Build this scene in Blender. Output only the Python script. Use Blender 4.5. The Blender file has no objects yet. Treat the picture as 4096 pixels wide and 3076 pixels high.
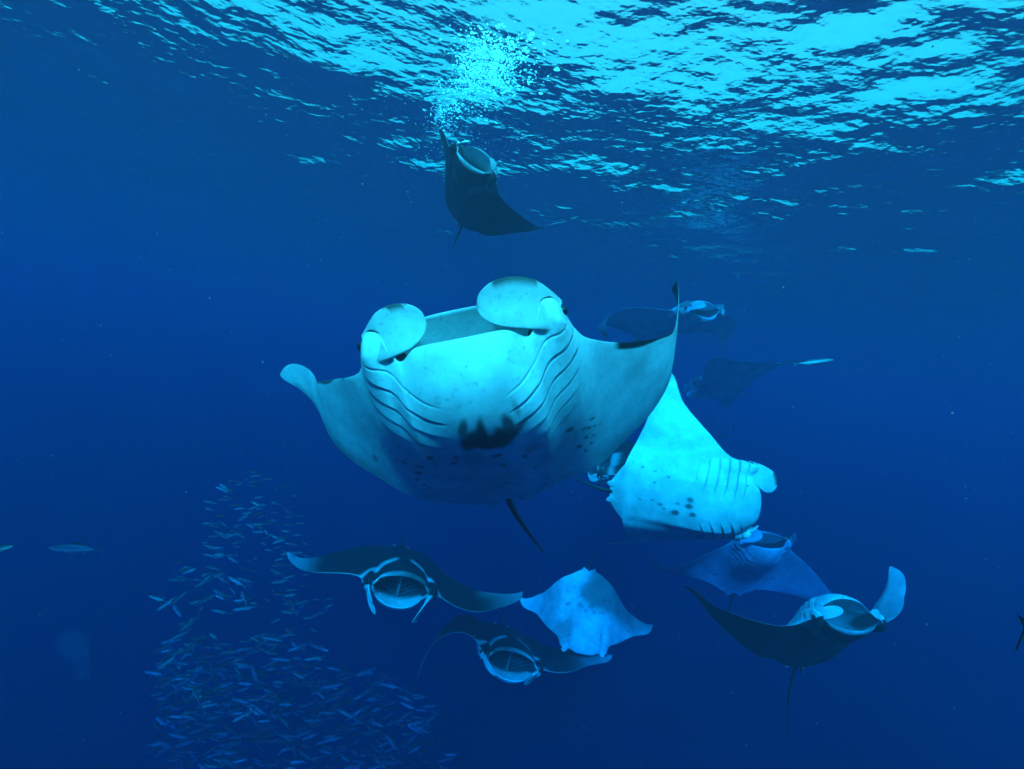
import bpy, math, random
import numpy as np
from mathutils import Vector, Matrix

# ---------------------------------------------------------------- camera
PW, PH, FPX = 4096.0, 3076.0, 1900.0
PITCH, ROLL = math.radians(-1.0), math.radians(8.0)
SURF = 3.85                                   # metres of water above the camera
scene = bpy.context.scene
col = scene.collection

def camera_axes():
    fwd = np.array([0.0, math.cos(PITCH), math.sin(PITCH)])
    up0 = np.array([0.0, -math.sin(PITCH), math.cos(PITCH)])
    rt0 = np.array([1.0, 0.0, 0.0])
    c, s = math.cos(ROLL), math.sin(ROLL)
    up = c * up0 - s * rt0                   # the camera is rolled: world up leans to the right in the picture
    rt = c * rt0 + s * up0
    return rt, up, fwd
RT, UP, FWD = camera_axes()

def ray(px, py):
    d = FWD + RT * ((px - PW / 2) / FPX) + UP * ((PH / 2 - py) / FPX)
    return d / np.linalg.norm(d)

cam_data = bpy.data.cameras.new('camera')
cam_data.sensor_width = 36.0
cam_data.lens = 36.0 * FPX / PW
cam_data.clip_start, cam_data.clip_end = 0.02, 2000.0
cam = bpy.data.objects.new('camera', cam_data)
col.objects.link(cam)
cam.matrix_world = Matrix(((RT[0], UP[0], -FWD[0], 0), (RT[1], UP[1], -FWD[1], 0), (RT[2], UP[2], -FWD[2], 0), (0, 0, 0, 1)))
scene.camera = cam

# ---------------------------------------------------------------- sky and sun
SUN_EL, SUN_AZ = math.radians(40.0), math.radians(188.0)      # behind the diver
sd = np.array([math.sin(SUN_AZ) * math.cos(SUN_EL), math.cos(SUN_AZ) * math.cos(SUN_EL), math.sin(SUN_EL)])
world = bpy.data.worlds.new('World'); scene.world = world; world.use_nodes = True
nt = world.node_tree
sky = nt.nodes.new('ShaderNodeTexSky'); sky.sky_type = 'NISHITA'; sky.sun_disc = False; sky.dust_density = 4.0; sky.air_density = 3.6; sky.ozone_density = 0.0     # thin haze over the sea
sky.sun_elevation = SUN_EL; sky.sun_rotation = SUN_AZ
bgn = nt.nodes['Background']; bgn.inputs["Strength"].default_value = 0.095
nt.links.new(sky.outputs['Color'], bgn.inputs['Color'])

sun_data = bpy.data.lights.new('sun', 'SUN'); sun_data.energy = 3.1; sun_data.angle = math.radians(3.0)
sun_data.color = (1.0, 0.96, 0.9)
sun = bpy.data.objects.new('sun', sun_data); col.objects.link(sun)
sun.rotation_euler = Vector((-sd[0], -sd[1], -sd[2])).to_track_quat('-Z', 'Y').to_euler()
sun.location = (0, 0, 30)

vs = scene.view_settings
vs.view_transform = 'Standard'; vs.look = 'None'; vs.exposure = 2.4; vs.gamma = 1.0; vs.use_curve_mapping = False
cy = scene.cycles
cy.use_denoising = True; cy.denoiser = 'OPENIMAGEDENOISE'
cy.max_bounces = 8; cy.diffuse_bounces = 3; cy.glossy_bounces = 3; cy.transmission_bounces = 3
cy.volume_bounces = 3; cy.transparent_max_bounces = 8
cy.caustics_reflective = False; cy.caustics_refractive = True
cy.sample_clamp_indirect = 6.0; cy.sample_clamp_direct = 0.0

# ---------------------------------------------------------------- helpers
def mat(name):
    m = bpy.data.materials.new(name); m.use_nodes = True
    m.node_tree.nodes.clear()
    o = m.node_tree.nodes.new('ShaderNodeOutputMaterial')
    return m, m.node_tree, o
def mesh_obj(name, verts, faces, material, parent=None, smooth=True):
    me = bpy.data.meshes.new(name)
    verts = np.asarray(verts, float)
    if isinstance(faces, np.ndarray):
        n, k = faces.shape
        me.vertices.add(len(verts)); me.vertices.foreach_set('co', verts.ravel())
        me.loops.add(n * k); me.polygons.add(n)
        me.loops.foreach_set('vertex_index', faces.ravel().astype(np.int32))
        me.polygons.foreach_set('loop_start', np.arange(0, n * k, k, dtype=np.int32))
        me.polygons.foreach_set('loop_total', np.full(n, k, dtype=np.int32))
        me.update(calc_edges=True)
    else:
        me.from_pydata([tuple(v) for v in verts], [], [tuple(f) for f in faces])
    me.polygons.foreach_set('use_smooth', np.full(len(me.polygons), smooth))
    me.materials.append(material)
    me.update()
    o = bpy.data.objects.new(name, me); col.objects.link(o)
    if parent is not None: o.parent = parent
    return o
def grid_faces(nu, nv, wrap_u=False):
    i = np.arange(nu if wrap_u else nu - 1); j = np.arange(nv - 1)
    I, J = np.meshgrid(i, j, indexing='ij'); I2 = (I + 1) % nu
    return np.stack([I * nv + J, I2 * nv + J, I2 * nv + J + 1, I * nv + J + 1], -1).reshape(-1, 4)

# ---------------------------------------------------------------- water surface
rng = np.random.default_rng(7)
def wave_height(X, Y):
    Z = np.zeros_like(X)
    r = np.random.default_rng(11)
    for k in range(64):
        lam = math.exp(r.uniform(math.log(0.55), math.log(5.0)))
        th = math.radians(r.normal(62.0, 38.0))
        kk = 2 * math.pi / lam
        amp = 0.0032 * lam ** 0.75
        ph = r.uniform(0, 6.283)
        arg = kk * (X * math.cos(th) + Y * math.sin(th)) + ph
        s = np.sin(arg)
        Z += amp * (s + 0.25 * np.sin(2 * arg + 1.57))
    return Z
n = 460
t = np.linspace(-1, 1, n)
ax = 26.0 * t + 130.0 * np.sign(t) * np.maximum(np.abs(t) - 0.82, 0) ** 2 / 0.0324
X, Y = np.meshgrid(ax, ax + 8.0, indexing='ij')
Z = SURF + wave_height(X, Y)
m, t_, out = mat('water_surface')
N = t_.nodes; L = t_.links
tc = N.new('ShaderNodeTexCoord')
mp = N.new('ShaderNodeMapping'); mp.inputs['Rotation'].default_value = (0, 0, math.radians(-28)); mp.inputs['Scale'].default_value = (1.0, 1.35, 1.0)
L.new(tc.outputs['Object'], mp.inputs['Vector'])
nz = N.new('ShaderNodeTexNoise'); nz.inputs['Scale'].default_value = 4.2; nz.inputs['Detail'].default_value = 2.0; nz.inputs['Roughness'].default_value = 0.45
L.new(mp.outputs['Vector'], nz.inputs['Vector'])
bp = N.new('ShaderNodeBump'); bp.inputs['Strength'].default_value = 1.0; bp.inputs['Distance'].default_value = 0.036
nf = N.new('ShaderNodeTexNoise'); nf.inputs['Scale'].default_value = 55.0; nf.inputs['Detail'].default_value = 1.0
L.new(tc.outputs['Object'], nf.inputs['Vector'])
sm = N.new('ShaderNodeMath'); sm.operation = 'MULTIPLY_ADD'; sm.inputs[1].default_value = 0.035
L.new(nf.outputs['Fac'], sm.inputs[0]); L.new(nz.outputs['Fac'], sm.inputs[2])
L.new(sm.outputs[0], bp.inputs['Height'])
fr = N.new('ShaderNodeFresnel'); fr.inputs['IOR'].default_value = 1.175; L.new(bp.outputs['Normal'], fr.inputs['Normal'])
rf = N.new('ShaderNodeBsdfRefraction'); rf.inputs['IOR'].default_value = 1.06; rf.inputs['Roughness'].default_value = 0.06; L.new(bp.outputs['Normal'], rf.inputs['Normal'])
tr = N.new('ShaderNodeBsdfTransparent')
gl = N.new('ShaderNodeBsdfGlossy'); gl.inputs['Roughness'].default_value = 0.06; L.new(bp.outputs['Normal'], gl.inputs['Normal'])
mx = N.new('ShaderNodeMixShader'); mx.inputs['Fac'].default_value = 0.8
L.new(rf.outputs[0], mx.inputs[1]); L.new(tr.outputs[0], mx.inputs[2])
mx2 = N.new('ShaderNodeMixShader'); L.new(fr.outputs[0], mx2.inputs['Fac'])
L.new(mx.outputs[0], mx2.inputs[1]); L.new(gl.outputs[0], mx2.inputs[2])
L.new(mx2.outputs[0], out.inputs['Surface'])
water = mesh_obj('water', np.stack([X, Y, Z], -1).reshape(-1, 3), grid_faces(n, n)[:, ::1], m)
water['kind'] = 'structure'

# ---------------------------------------------------------------- deep floor
m, t_, out = mat('seabed')
d = t_.nodes.new('ShaderNodeBsdfDiffuse'); d.inputs['Color'].default_value = (0.18, 0.17, 0.14, 1)
t_.links.new(d.outputs[0], out.inputs['Surface'])
q = 170.0
sb = mesh_obj('seabed', [(-q, -q, -32), (q, -q, -32), (q, q, -32), (-q, q, -32)], [(0, 1, 2, 3)], m); sb['kind'] = 'structure'

# ---------------------------------------------------------------- body of water
m, t_, out = mat('haze')
pv = t_.nodes.new('ShaderNodeVolumeScatter'); pv.inputs['Color'].default_value = (1.0, 0.68, 1.0, 1); pv.inputs['Density'].default_value = 0.0138; pv.inputs['Anisotropy'].default_value = 0.15
ab = t_.nodes.new('ShaderNodeVolumeAbsorption'); ab.inputs['Color'].default_value = (0.46, 0.888, 0.963, 1); ab.inputs['Density'].default_value = 1.0
ad = t_.nodes.new('ShaderNodeAddShader')
t_.links.new(pv.outputs[0], ad.inputs[0]); t_.links.new(ab.outputs[0], ad.inputs[1]); t_.links.new(ad.outputs[0], out.inputs['Volume'])
q = 160.0; z0, z1 = -33.0, SURF + 0.5
hv = [(x, y, z) for z in (z0, z1) for (x, y) in ((-q, -q), (q, -q), (q, q), (-q, q))]
hf = [(3, 2, 1, 0), (4, 5, 6, 7), (0, 1, 5, 4), (1, 2, 6, 5), (2, 3, 7, 6), (3, 0, 4, 7)]
hz = mesh_obj('haze', hv, hf, m, smooth=False); hz['kind'] = 'stuff'

# ---------------------------------------------------------------- manta rays (numpy model)
# local frame, half span = 1: x to the ray's right, y forward, z dorsal
LE_A = np.array([0.0, 0.06, 0.12, 0.165, 0.195, 0.222, 0.245, 0.268, 0.30, 0.36, 0.45, 0.56, 0.68, 0.79, 0.88, 0.94, 0.975, 1.0])
LE_Y = np.array([0.352, 0.352, 0.348, 0.345, 0.362, 0.372, 0.345, 0.285, 0.245, 0.222, 0.192, 0.140, 0.055, -0.045, -0.145, -0.225, -0.29, -0.36])
TE_A = np.array([0.0, 0.05, 0.12, 0.20, 0.30, 0.42, 0.55, 0.68, 0.80, 0.89, 0.95, 0.98, 1.0])
TE_Y = np.array([-0.50, -0.50, -0.47, -0.415, -0.345, -0.275, -0.228, -0.212, -0.232, -0.282, -0.33, -0.357, -0.372])
TE_FULL = np.array([0.0, 0.0, 0.012, 0.030, 0.047, 0.047, 0.034, 0.020, 0.010, 0.003, 0.0, 0.0, 0.0])     # extra chord of a broad-winged ray
def cubic(xq, xs, ys):
    """smooth interpolation through the outline (monotone Hermite)"""
    xq = np.clip(xq, xs[0], xs[-1])
    h = np.diff(xs); dl = np.diff(ys) / h
    m = np.zeros_like(ys); m[1:-1] = np.where(dl[:-1] * dl[1:] > 0, 2 * dl[:-1] * dl[1:] / (dl[:-1] + dl[1:] + 1e-12), 0.0)
    m[0] = 0.0; m[-1] = dl[-1]
    i = np.clip(np.searchsorted(xs, xq, side='right') - 1, 0, len(xs) - 2)
    t = (xq - xs[i]) / h[i]
    return ((1 + 2 * t) * (1 - t) ** 2 * ys[i] + t * (1 - t) ** 2 * h[i] * m[i] + t * t * (3 - 2 * t) * ys[i + 1] + t * t * (t - 1) * h[i] * m[i + 1])
def sstep(a, b, x):
    t = np.clip((x - a) / (b - a), 0, 1); return t * t * (3 - 2 * t)

BASE = dict(head=1.0, gape=0.075, jaw=0.02, dip=0.012, knob=1.0, broad=0.3, pouch=0.055, pocket=0.26, kap=0.0,
            rt=(0.0, 0.0, 0.0, 0.0), rw=(0.0, 0.0, 0.0, 0.0), lt=(0.0, 0.0, 0.0, 0.0), lw=(0.0, 0.0, 0.0, 0.0))
def mouth_shape(a, P):
    """half opening above and below the mid line, and how much of a mouth there is, at span a"""
    w = 1 - sstep(0.150, 0.196, a)
    e = np.clip(1 - (a / 0.190) ** 2, 0, 1) ** 0.52
    return P['gape'] * e, (P['gape'] + 0.035) * e, w
def lips(a, P):
    zu, zl, w = mouth_shape(a, P)
    yl = cubic(a, LE_A, LE_Y)
    bow = np.clip(1 - (a / 0.19) ** 2, 0, 1)
    return yl - 0.012 * bow, yl + P['jaw'] * bow - 0.012 * w - P['dip'] * np.exp(-((a - 0.150) / 0.030) ** 2), zu, zl, w
def hump(a):
    return np.exp(-(a / 0.21) ** 2.2)
def sheet(a, c, P, top):
    """a point of the dorsal (top) or ventral skin: a = span, c = 0 leading edge to 1 trailing edge -> y, z"""
    yu, yv, zu, zl, w = lips(a, P)
    y0 = yu if top else yv
    yt = cubic(a, TE_A, TE_Y - P['broad'] * TE_FULL)
    y = y0 + (yt - y0) * c
    nose = np.sqrt(np.clip(c, 0, 1))
    af = np.clip(1.0 - c, 0, 1) * nose * 2.0 * (0.62 + 0.5 * c)
    wing = 0.0165 * np.clip(1 - 0.86 * a, 0, 1) + 0.0012
    knob = 0.060 * np.exp(-((a - 0.222) / 0.030) ** 2) * np.sqrt(np.clip(c / 0.05, 0, 1)) * np.exp(-(c / 0.24) ** 2)
    knob = knob * P['knob']; fade = np.exp(-(c / 0.40) ** 2)
    if top:
        z = 0.108 * hump(a) * af + wing * af + knob * 0.9 + zu * fade * w
    else:
        z = -(0.070 * hump(a) * af + wing * af * 0.8 + 0.6 * knob * np.exp(-(c / 0.16) ** 2) + zl * fade * w)
        wide = 1 - sstep(0.15, 0.38, a)
        z = z - P['pouch'] * (0.45 + 0.55 * wide) * wide * (c / 0.38) * np.exp(1 - c / 0.38) * (1 - sstep(0.30, 1.05, c))
    return y, z

def deform(p, P):
    """bend the flat ray: head width, arch of the back, wing curl, wing twist and sweep"""
    p = np.asarray(p, float); x, y, z = p[..., 0], p[..., 1], p[..., 2]
    s = np.sign(x); s = np.where(s == 0, 1.0, s); a = np.abs(x)
    A0 = 0.20; n = 241; g = np.linspace(0, 1.3, n)
    X = np.empty_like(a); Z = np.empty_like(a); TH = np.empty_like(a); TW = np.empty_like(a); SW = np.empty_like(a)
    for sd, th, wv in ((1.0, P['rt'], P['rw']), (-1.0, P['lt'], P['lw'])):
        u = np.clip((g - A0) / (1 - A0), 0, 1.2)
        t0, t1, t2, t3 = th
        tht = (t0 * (1 - u) * (1 - 2 * u) + t1 * 4 * u * (1 - u) + t2 * u * (2 * u - 1) + t3 * sstep(0.66, 0.98, u)) * sstep(0.12, 0.34, g)
        dx = np.cos(tht); dz = np.sin(tht); h = g[1] - g[0]
        cx = np.concatenate([[0], np.cumsum((dx[1:] + dx[:-1]) / 2 * h)]); cz = np.concatenate([[0], np.cumsum((dz[1:] + dz[:-1]) / 2 * h)])
        k = (s == sd)
        ak = a[k]; uk = np.clip((ak - A0) / (1 - A0), 0, 1.3)
        X[k] = np.interp(ak, g, cx); Z[k] = np.interp(ak, g, cz); TH[k] = np.interp(ak, g, tht)
        TW[k] = wv[0] * uk ** 1.4; SW[k] = wv[1] * uk ** 1.6 + wv[2] * 4 * uk * np.clip(1 - uk, -0.2, 1) + wv[3] * sstep(0.66, 1.0, uk)
    yc = -0.02 - 0.17 * np.clip(a - 0.2, 0, 1)
    yy = y - yc
    ct, st = np.cos(TW), np.sin(TW)
    y2 = yc + yy * ct - z * st + SW
    z2 = yy * st + z * ct
    hd = 1 + (P['head'] - 1) * (1 - sstep(0.26, 0.5, a))
    xx = s * (X * hd + (a * 0) - np.sin(TH) * z2)
    zz = Z + np.cos(TH) * z2
    k = P['kap']
    if abs(k) > 1e-9:
        ph = k * y2; R = 1.0 / k
        y3 = np.sin(ph) * (R - zz); z3 = R - np.cos(ph) * (R - zz)
        y2, zz = y3, z3
    return np.stack([xx, y2, zz], -1)

def rodrigues(r):
    th = np.linalg.norm(r)
    if th < 1e-9: return np.eye(3)
    k = r / th; K = np.array([[0, -k[2], k[1]], [k[2], 0, -k[0]], [-k[1], k[0], 0]])
    return np.eye(3) + math.sin(th) * K + (1 - math.cos(th)) * K @ K

def span_samples(n):
    """span positions, dense over the head and the wing tip"""
    t = np.linspace(0, 1, 2001)
    w = 1.0 + 2.6 * np.exp(-((t - 0.19) / 0.09) ** 2) + 0.9 * (t < 0.3) + 2.0 * (t > 0.93)
    c = np.concatenate([[0], np.cumsum((w[1:] + w[:-1]) / 2)]); c /= c[-1]
    return np.interp(np.linspace(0, 1, n), c, t)
def gill_relief(a, y):
    """overlapping gill covers on the belly: each rises to its rear edge and drops to the next"""
    ph = (0.262 - y + 0.55 * (a - 0.16) + 1.6 * (a - 0.16) ** 2) / 0.058
    k = np.floor(ph); f = ph - k
    inside = (k >= 0) & (k <= 4)
    reach_in = 0.060 + 0.006 * k; reach_out = 0.262 - 0.010 * k
    win = sstep(reach_in, reach_in + 0.07, a) * (1 - sstep(reach_out, reach_out + 0.03, a))
    saw = f ** 1.6 * (1 - sstep(0.86, 1.0, f))
    slit = sstep(0.88, 0.99, f) + np.where(f < 0.16, 1 - sstep(0.04, 0.16, f), 0)
    win = win * np.clip(1.05 - 0.16 * k, 0.2, 1)
    return np.where(inside, saw * win, 0.0), np.where(inside, np.clip(slit, 0, 1) * win, 0.0)

def manta_grid(P, n_span=150, nd=70, nm=36, nv=110, relief=0.013):
    """whole skin as one closed sheet: for each span column a loop dorsal -> into the mouth -> ventral"""
    ah = span_samples(n_span); x = np.concatenate([-ah[:0:-1], ah]); a = np.abs(x)
    cd = 1 - np.sin(np.linspace(0, np.pi / 2, nd)) ** 1.15          # 1 -> 0
    tt = np.linspace(0, 1, 1001); ww = 1 + 2.4 * sstep(0.04, 0.09, tt) * (1 - sstep(0.46, 0.56, tt)) + 3.0 * (tt < 0.03)
    cw = np.concatenate([[0], np.cumsum((ww[1:] + ww[:-1]) / 2)]); cv = np.interp(np.linspace(0, 1, nv), cw / cw[-1], tt)
    A, C = np.meshgrid(a, cd, indexing='ij'); yd, zd = sheet(A, C, P, True)
    A2, C2 = np.meshgrid(a, cv, indexing='ij'); yv, zv = sheet(A2, C2, P, False)
    gr, sl = gill_relief(A2, yv); zv = zv - relief * gr + 0.7 * relief * sl
    # mouth pocket
    yu, yl_, zu, zl, w = lips(a, P)
    t = np.linspace(0, 1, nm + 2)[1:-1]
    A3, T = np.meshgrid(a, t, indexing='ij')
    depth = P['pocket'] * w * np.sqrt(np.clip(1 - (a / 0.2) ** 2, 0, 1))
    bk = np.sin(np.pi * T) ** 0.55
    lipin = 1 - np.exp(-np.minimum(T, 1 - T) * 22)
    ym = (yu[:, None] * (1 - T) + yl_[:, None] * T) - depth[:, None] * bk * lipin + w[:, None] * (0.010 * np.exp(-T * 40) + 0.020 * np.exp(-(1 - T) * 28))
    s = np.cos(np.pi * T); shape = np.sign(s) * np.abs(s) ** 0.7
    zm = np.where(shape > 0, zu[:, None] * shape, zl[:, None] * shape) * (1 + 0.10 * bk * w[:, None])
    zm = np.where(w[:, None] > 0.01, zm, 0.002 * shape * 0)
    X = np.repeat(x[:, None], nd + nm + nv, 1)
    Y = np.concatenate([yd, ym, yv], 1); Z = np.concatenate([zd, zm, zv], 1)
    part = np.concatenate([np.zeros(nd), np.ones(nm), np.full(nv, 2)])
    Cc = np.concatenate([C, np.repeat(t[None], len(x), 0), C2], 1)
    S = np.concatenate([np.zeros_like(C), np.zeros_like(T), sl], 1)
    return X, Y, Z, part, Cc, S

# fitted poses: place (metres), orientation (columns: right, forward, dorsal), half span and body curl of each ray
POSES = {
  'hero': {'P': {'head': 1.1365, 'gape': 0.082, 'jaw': 0.028, 'dip': 0.038, 'knob': 1.0, 'broad': 1.0, 'pouch': 0.085, 'pocket': 0.26, 'kap': 0.1696, 'rt': (0.5806, 0.7963, 2.7348, -1.4772), 'rw': (0.4339, 0.1412, -0.0646, 0.1384), 'lt': (0.337, 0.5431, 2.2604, -0.539), 'lw': (0.0452, 0.1929, -0.1057, 0.1917)}, 'M': [[-0.9445, -0.2512, -0.2118], [0.0022, -0.6496, 0.7602], [-0.3286, 0.7175, 0.6141]], 'C': [-0.1218, 2.5354, -0.2222], 'S': 1.7, 'tail': [-0.0947, -0.8621, -0.0235]},
  'wingup': {'P': {'head': 0.9132, 'gape': 0.05, 'jaw': 0.02, 'dip': 0.012, 'knob': 1.0, 'broad': 0.0, 'pouch': 0.1, 'pocket': 0.26, 'kap': 0.0725, 'rt': (1.1294, 1.0055, 0.0228, -0.0437), 'rw': (0.0994, 0.1328, -0.0782, 0.0726), 'lt': (0.6043, 1.0275, 0.3051, 0.5968), 'lw': (0.1167, -0.1331, -0.1045, 0.0106)}, 'M': [[-0.127, 0.9848, 0.1183], [-0.1635, -0.1384, 0.9768], [0.9783, 0.1047, 0.1785]], 'C': [1.9095, 4.6348, -0.9262], 'S': 1.6, 'tail': [0.0693, -0.7329, 0.0526]},
  'top': {'P': {'head': 1.0201, 'gape': 0.085, 'jaw': 0.02, 'dip': 0.012, 'knob': 1.0, 'broad': 0.3, 'pouch': 0.055, 'pocket': 0.26, 'kap': -0.0561, 'rt': (-0.0975, -0.7422, -0.0045, -0.2627), 'rw': (0.7912, 0.0456, -0.1353, 0.1064), 'lt': (-0.5193, -0.7132, 0.4005, -0.1959), 'lw': (0.52, 0.2149, -0.0124, 0.0698)}, 'M': [[0.8556, 0.1774, -0.4862], [-0.0831, -0.8801, -0.4674], [-0.5109, 0.4403, -0.7383]], 'C': [-1.0609, 7.2584, 2.7215], 'S': 1.6, 'tail': [0.0257, -0.7234, 0.1503]},
  'mouthleft': {'P': {'head': 1.0276, 'gape': 0.085, 'jaw': 0.02, 'dip': 0.012, 'knob': 1.0, 'broad': 0.3, 'pouch': 0.055, 'pocket': 0.26, 'kap': 0.1297, 'rt': (0.2396, -0.4734, -0.2446, -0.2802), 'rw': (-0.0268, -0.2048, 0.0193, -0.0784), 'lt': (-0.5485, 0.0521, 0.0811, -0.167), 'lw': (-0.2249, 0.3235, 0.1115, 0.0779)}, 'M': [[-0.9702, 0.2198, 0.1023], [-0.2142, -0.9748, 0.0623], [0.1134, 0.0386, 0.9928]], 'C': [-1.0428, 5.8327, -2.5762], 'S': 1.6, 'tail': [0.0041, -0.7241, 0.0322]},
  'mouthmid': {'P': {'head': 1.0766, 'gape': 0.08, 'jaw': 0.02, 'dip': 0.012, 'knob': 1.0, 'broad': 0.3, 'pouch': 0.055, 'pocket': 0.26, 'kap': 0.1916, 'rt': (0.9508, -0.9155, -1.0971, -0.014), 'rw': (0.2686, 0.1957, -0.1588, 0.0867), 'lt': (-0.4931, 0.238, 0.102, -0.1845), 'lw': (-0.3465, 0.1166, -0.1192, 0.1069)}, 'M': [[-0.9829, 0.1058, 0.1509], [-0.0753, -0.9779, 0.1952], [0.1682, 0.1805, 0.9691]], 'C': [0.4426, 6.5418, -3.7506], 'S': 1.6},
  'bellyup': {'P': {'head': 0.9952, 'gape': 0.03, 'jaw': 0.02, 'dip': 0.012, 'knob': 0.15, 'broad': 0.3, 'pouch': 0.02, 'pocket': 0.26, 'kap': 0.0289, 'rt': (0.6012, 0.7883, -0.5267, 0.0758), 'rw': (0.1815, 0.2423, -0.0218, 0.0722), 'lt': (0.358, 1.1089, -0.2706, -0.0136), 'lw': (0.0149, 0.1666, -0.056, 0.088)}, 'M': [[0.9976, -0.0265, 0.0647], [-0.0697, -0.4565, 0.887], [0.0061, -0.8893, -0.4572]], 'C': [1.5891, 7.1022, -3.4488], 'S': 1.36, 'tail': [0.0657, -0.7258, 0.1851]},
  'dimright': {'P': {'head': 0.9269, 'gape': 0.055, 'jaw': 0.02, 'dip': 0.012, 'knob': 1.0, 'broad': 0.3, 'pouch': 0.055, 'pocket': 0.26, 'kap': -0.5648, 'rt': (-0.0993, -0.2662, 0.5434, -0.1363), 'rw': (-0.6256, 0.1228, -0.0523, 0.1189), 'lt': (-0.0425, -0.2238, 0.2959, 0.3598), 'lw': (-0.1045, -0.2414, -0.112, -0.0162)}, 'M': [[-0.9974, -0.0673, -0.024], [0.0217, -0.6049, 0.796], [-0.0681, 0.7934, 0.6048]], 'C': [5.5305, 10.0662, -3.1247], 'S': 2.4},
  'lowright': {'P': {'head': 1.0061, 'gape': 0.08, 'jaw': 0.02, 'dip': 0.012, 'knob': 1.0, 'broad': 0.3, 'pouch': 0.055, 'pocket': 0.26, 'kap': 0.6578, 'rt': (-0.0842, -0.7212, -0.135, -0.5191), 'rw': (0.6013, 0.2671, -0.0416, 0.1097), 'lt': (0.614, -0.7097, -0.1589, -0.0291), 'lw': (0.5733, 0.006, -0.0936, 0.1117)}, 'M': [[0.9986, -0.0264, 0.0464], [0.0181, -0.6508, -0.759], [0.0502, 0.7588, -0.6494]], 'C': [4.0397, 5.5723, -2.4774], 'S': 1.6, 'tail': [0.1223, -1.1323, 0.403]},
  'farright': {'P': {'head': 1.0, 'gape': 0.075, 'jaw': 0.02, 'dip': 0.012, 'knob': 1.0, 'broad': 0.3, 'pouch': 0.055, 'pocket': 0.26, 'kap': 0.0027, 'rt': (-0.0184, -0.2279, -0.2616, -0.0509), 'rw': (0.0195, 0.3429, 0.0036, 0.1037), 'lt': (-0.0101, 0.0269, -0.037, -0.0303), 'lw': (0.0114, 0.3059, 0.0032, 0.0924)}, 'M': [[0.4845, -0.8235, -0.2952], [0.8621, 0.3923, 0.3207], [-0.1483, -0.4099, 0.9]], 'C': [7.6545, 17.0134, 1.0074], 'S': 3.2, 'tail': [0.3291, -1.0121, -0.0569]},
  'upright': {'P': {'head': 0.9558, 'gape': 0.06, 'jaw': 0.02, 'dip': 0.012, 'knob': 1.0, 'broad': 0.3, 'pouch': 0.055, 'pocket': 0.26, 'kap': -0.1461, 'rt': (0.1026, -0.0359, -1.4805, -0.4649), 'rw': (0.3331, 0.0575, -0.118, 0.1234), 'lt': (-0.0029, -0.1686, -0.2159, 0.0), 'lw': (0.0267, 0.0202, 0.0888, 0.0)}, 'M': [[-0.866, 0.4343, -0.2477], [-0.4864, -0.8465, 0.2164], [-0.1158, 0.3079, 0.9444]], 'C': [4.4986, 13.8889, 2.27], 'S': 3.0},
  'darkback': {'P': {'head': 0.9951, 'gape': 0.075, 'jaw': 0.02, 'dip': 0.012, 'knob': 1.0, 'broad': 0.3, 'pouch': 0.055, 'pocket': 0.26, 'kap': 0.0547, 'rt': (-0.0018, 0.0991, 0.1004, 0.0), 'rw': (-0.0, -0.0041, -0.0182, 0.0), 'lt': (0.0825, 0.1146, 0.0864, -0.0069), 'lw': (0.0158, 0.3593, -0.0284, 0.1109)}, 'M': [[-0.2063, -0.9288, -0.3079], [0.9769, -0.1778, -0.1183], [0.0552, -0.3252, 0.944]], 'C': [1.853, 7.1594, -1.0275], 'S': 1.6},
}
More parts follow.
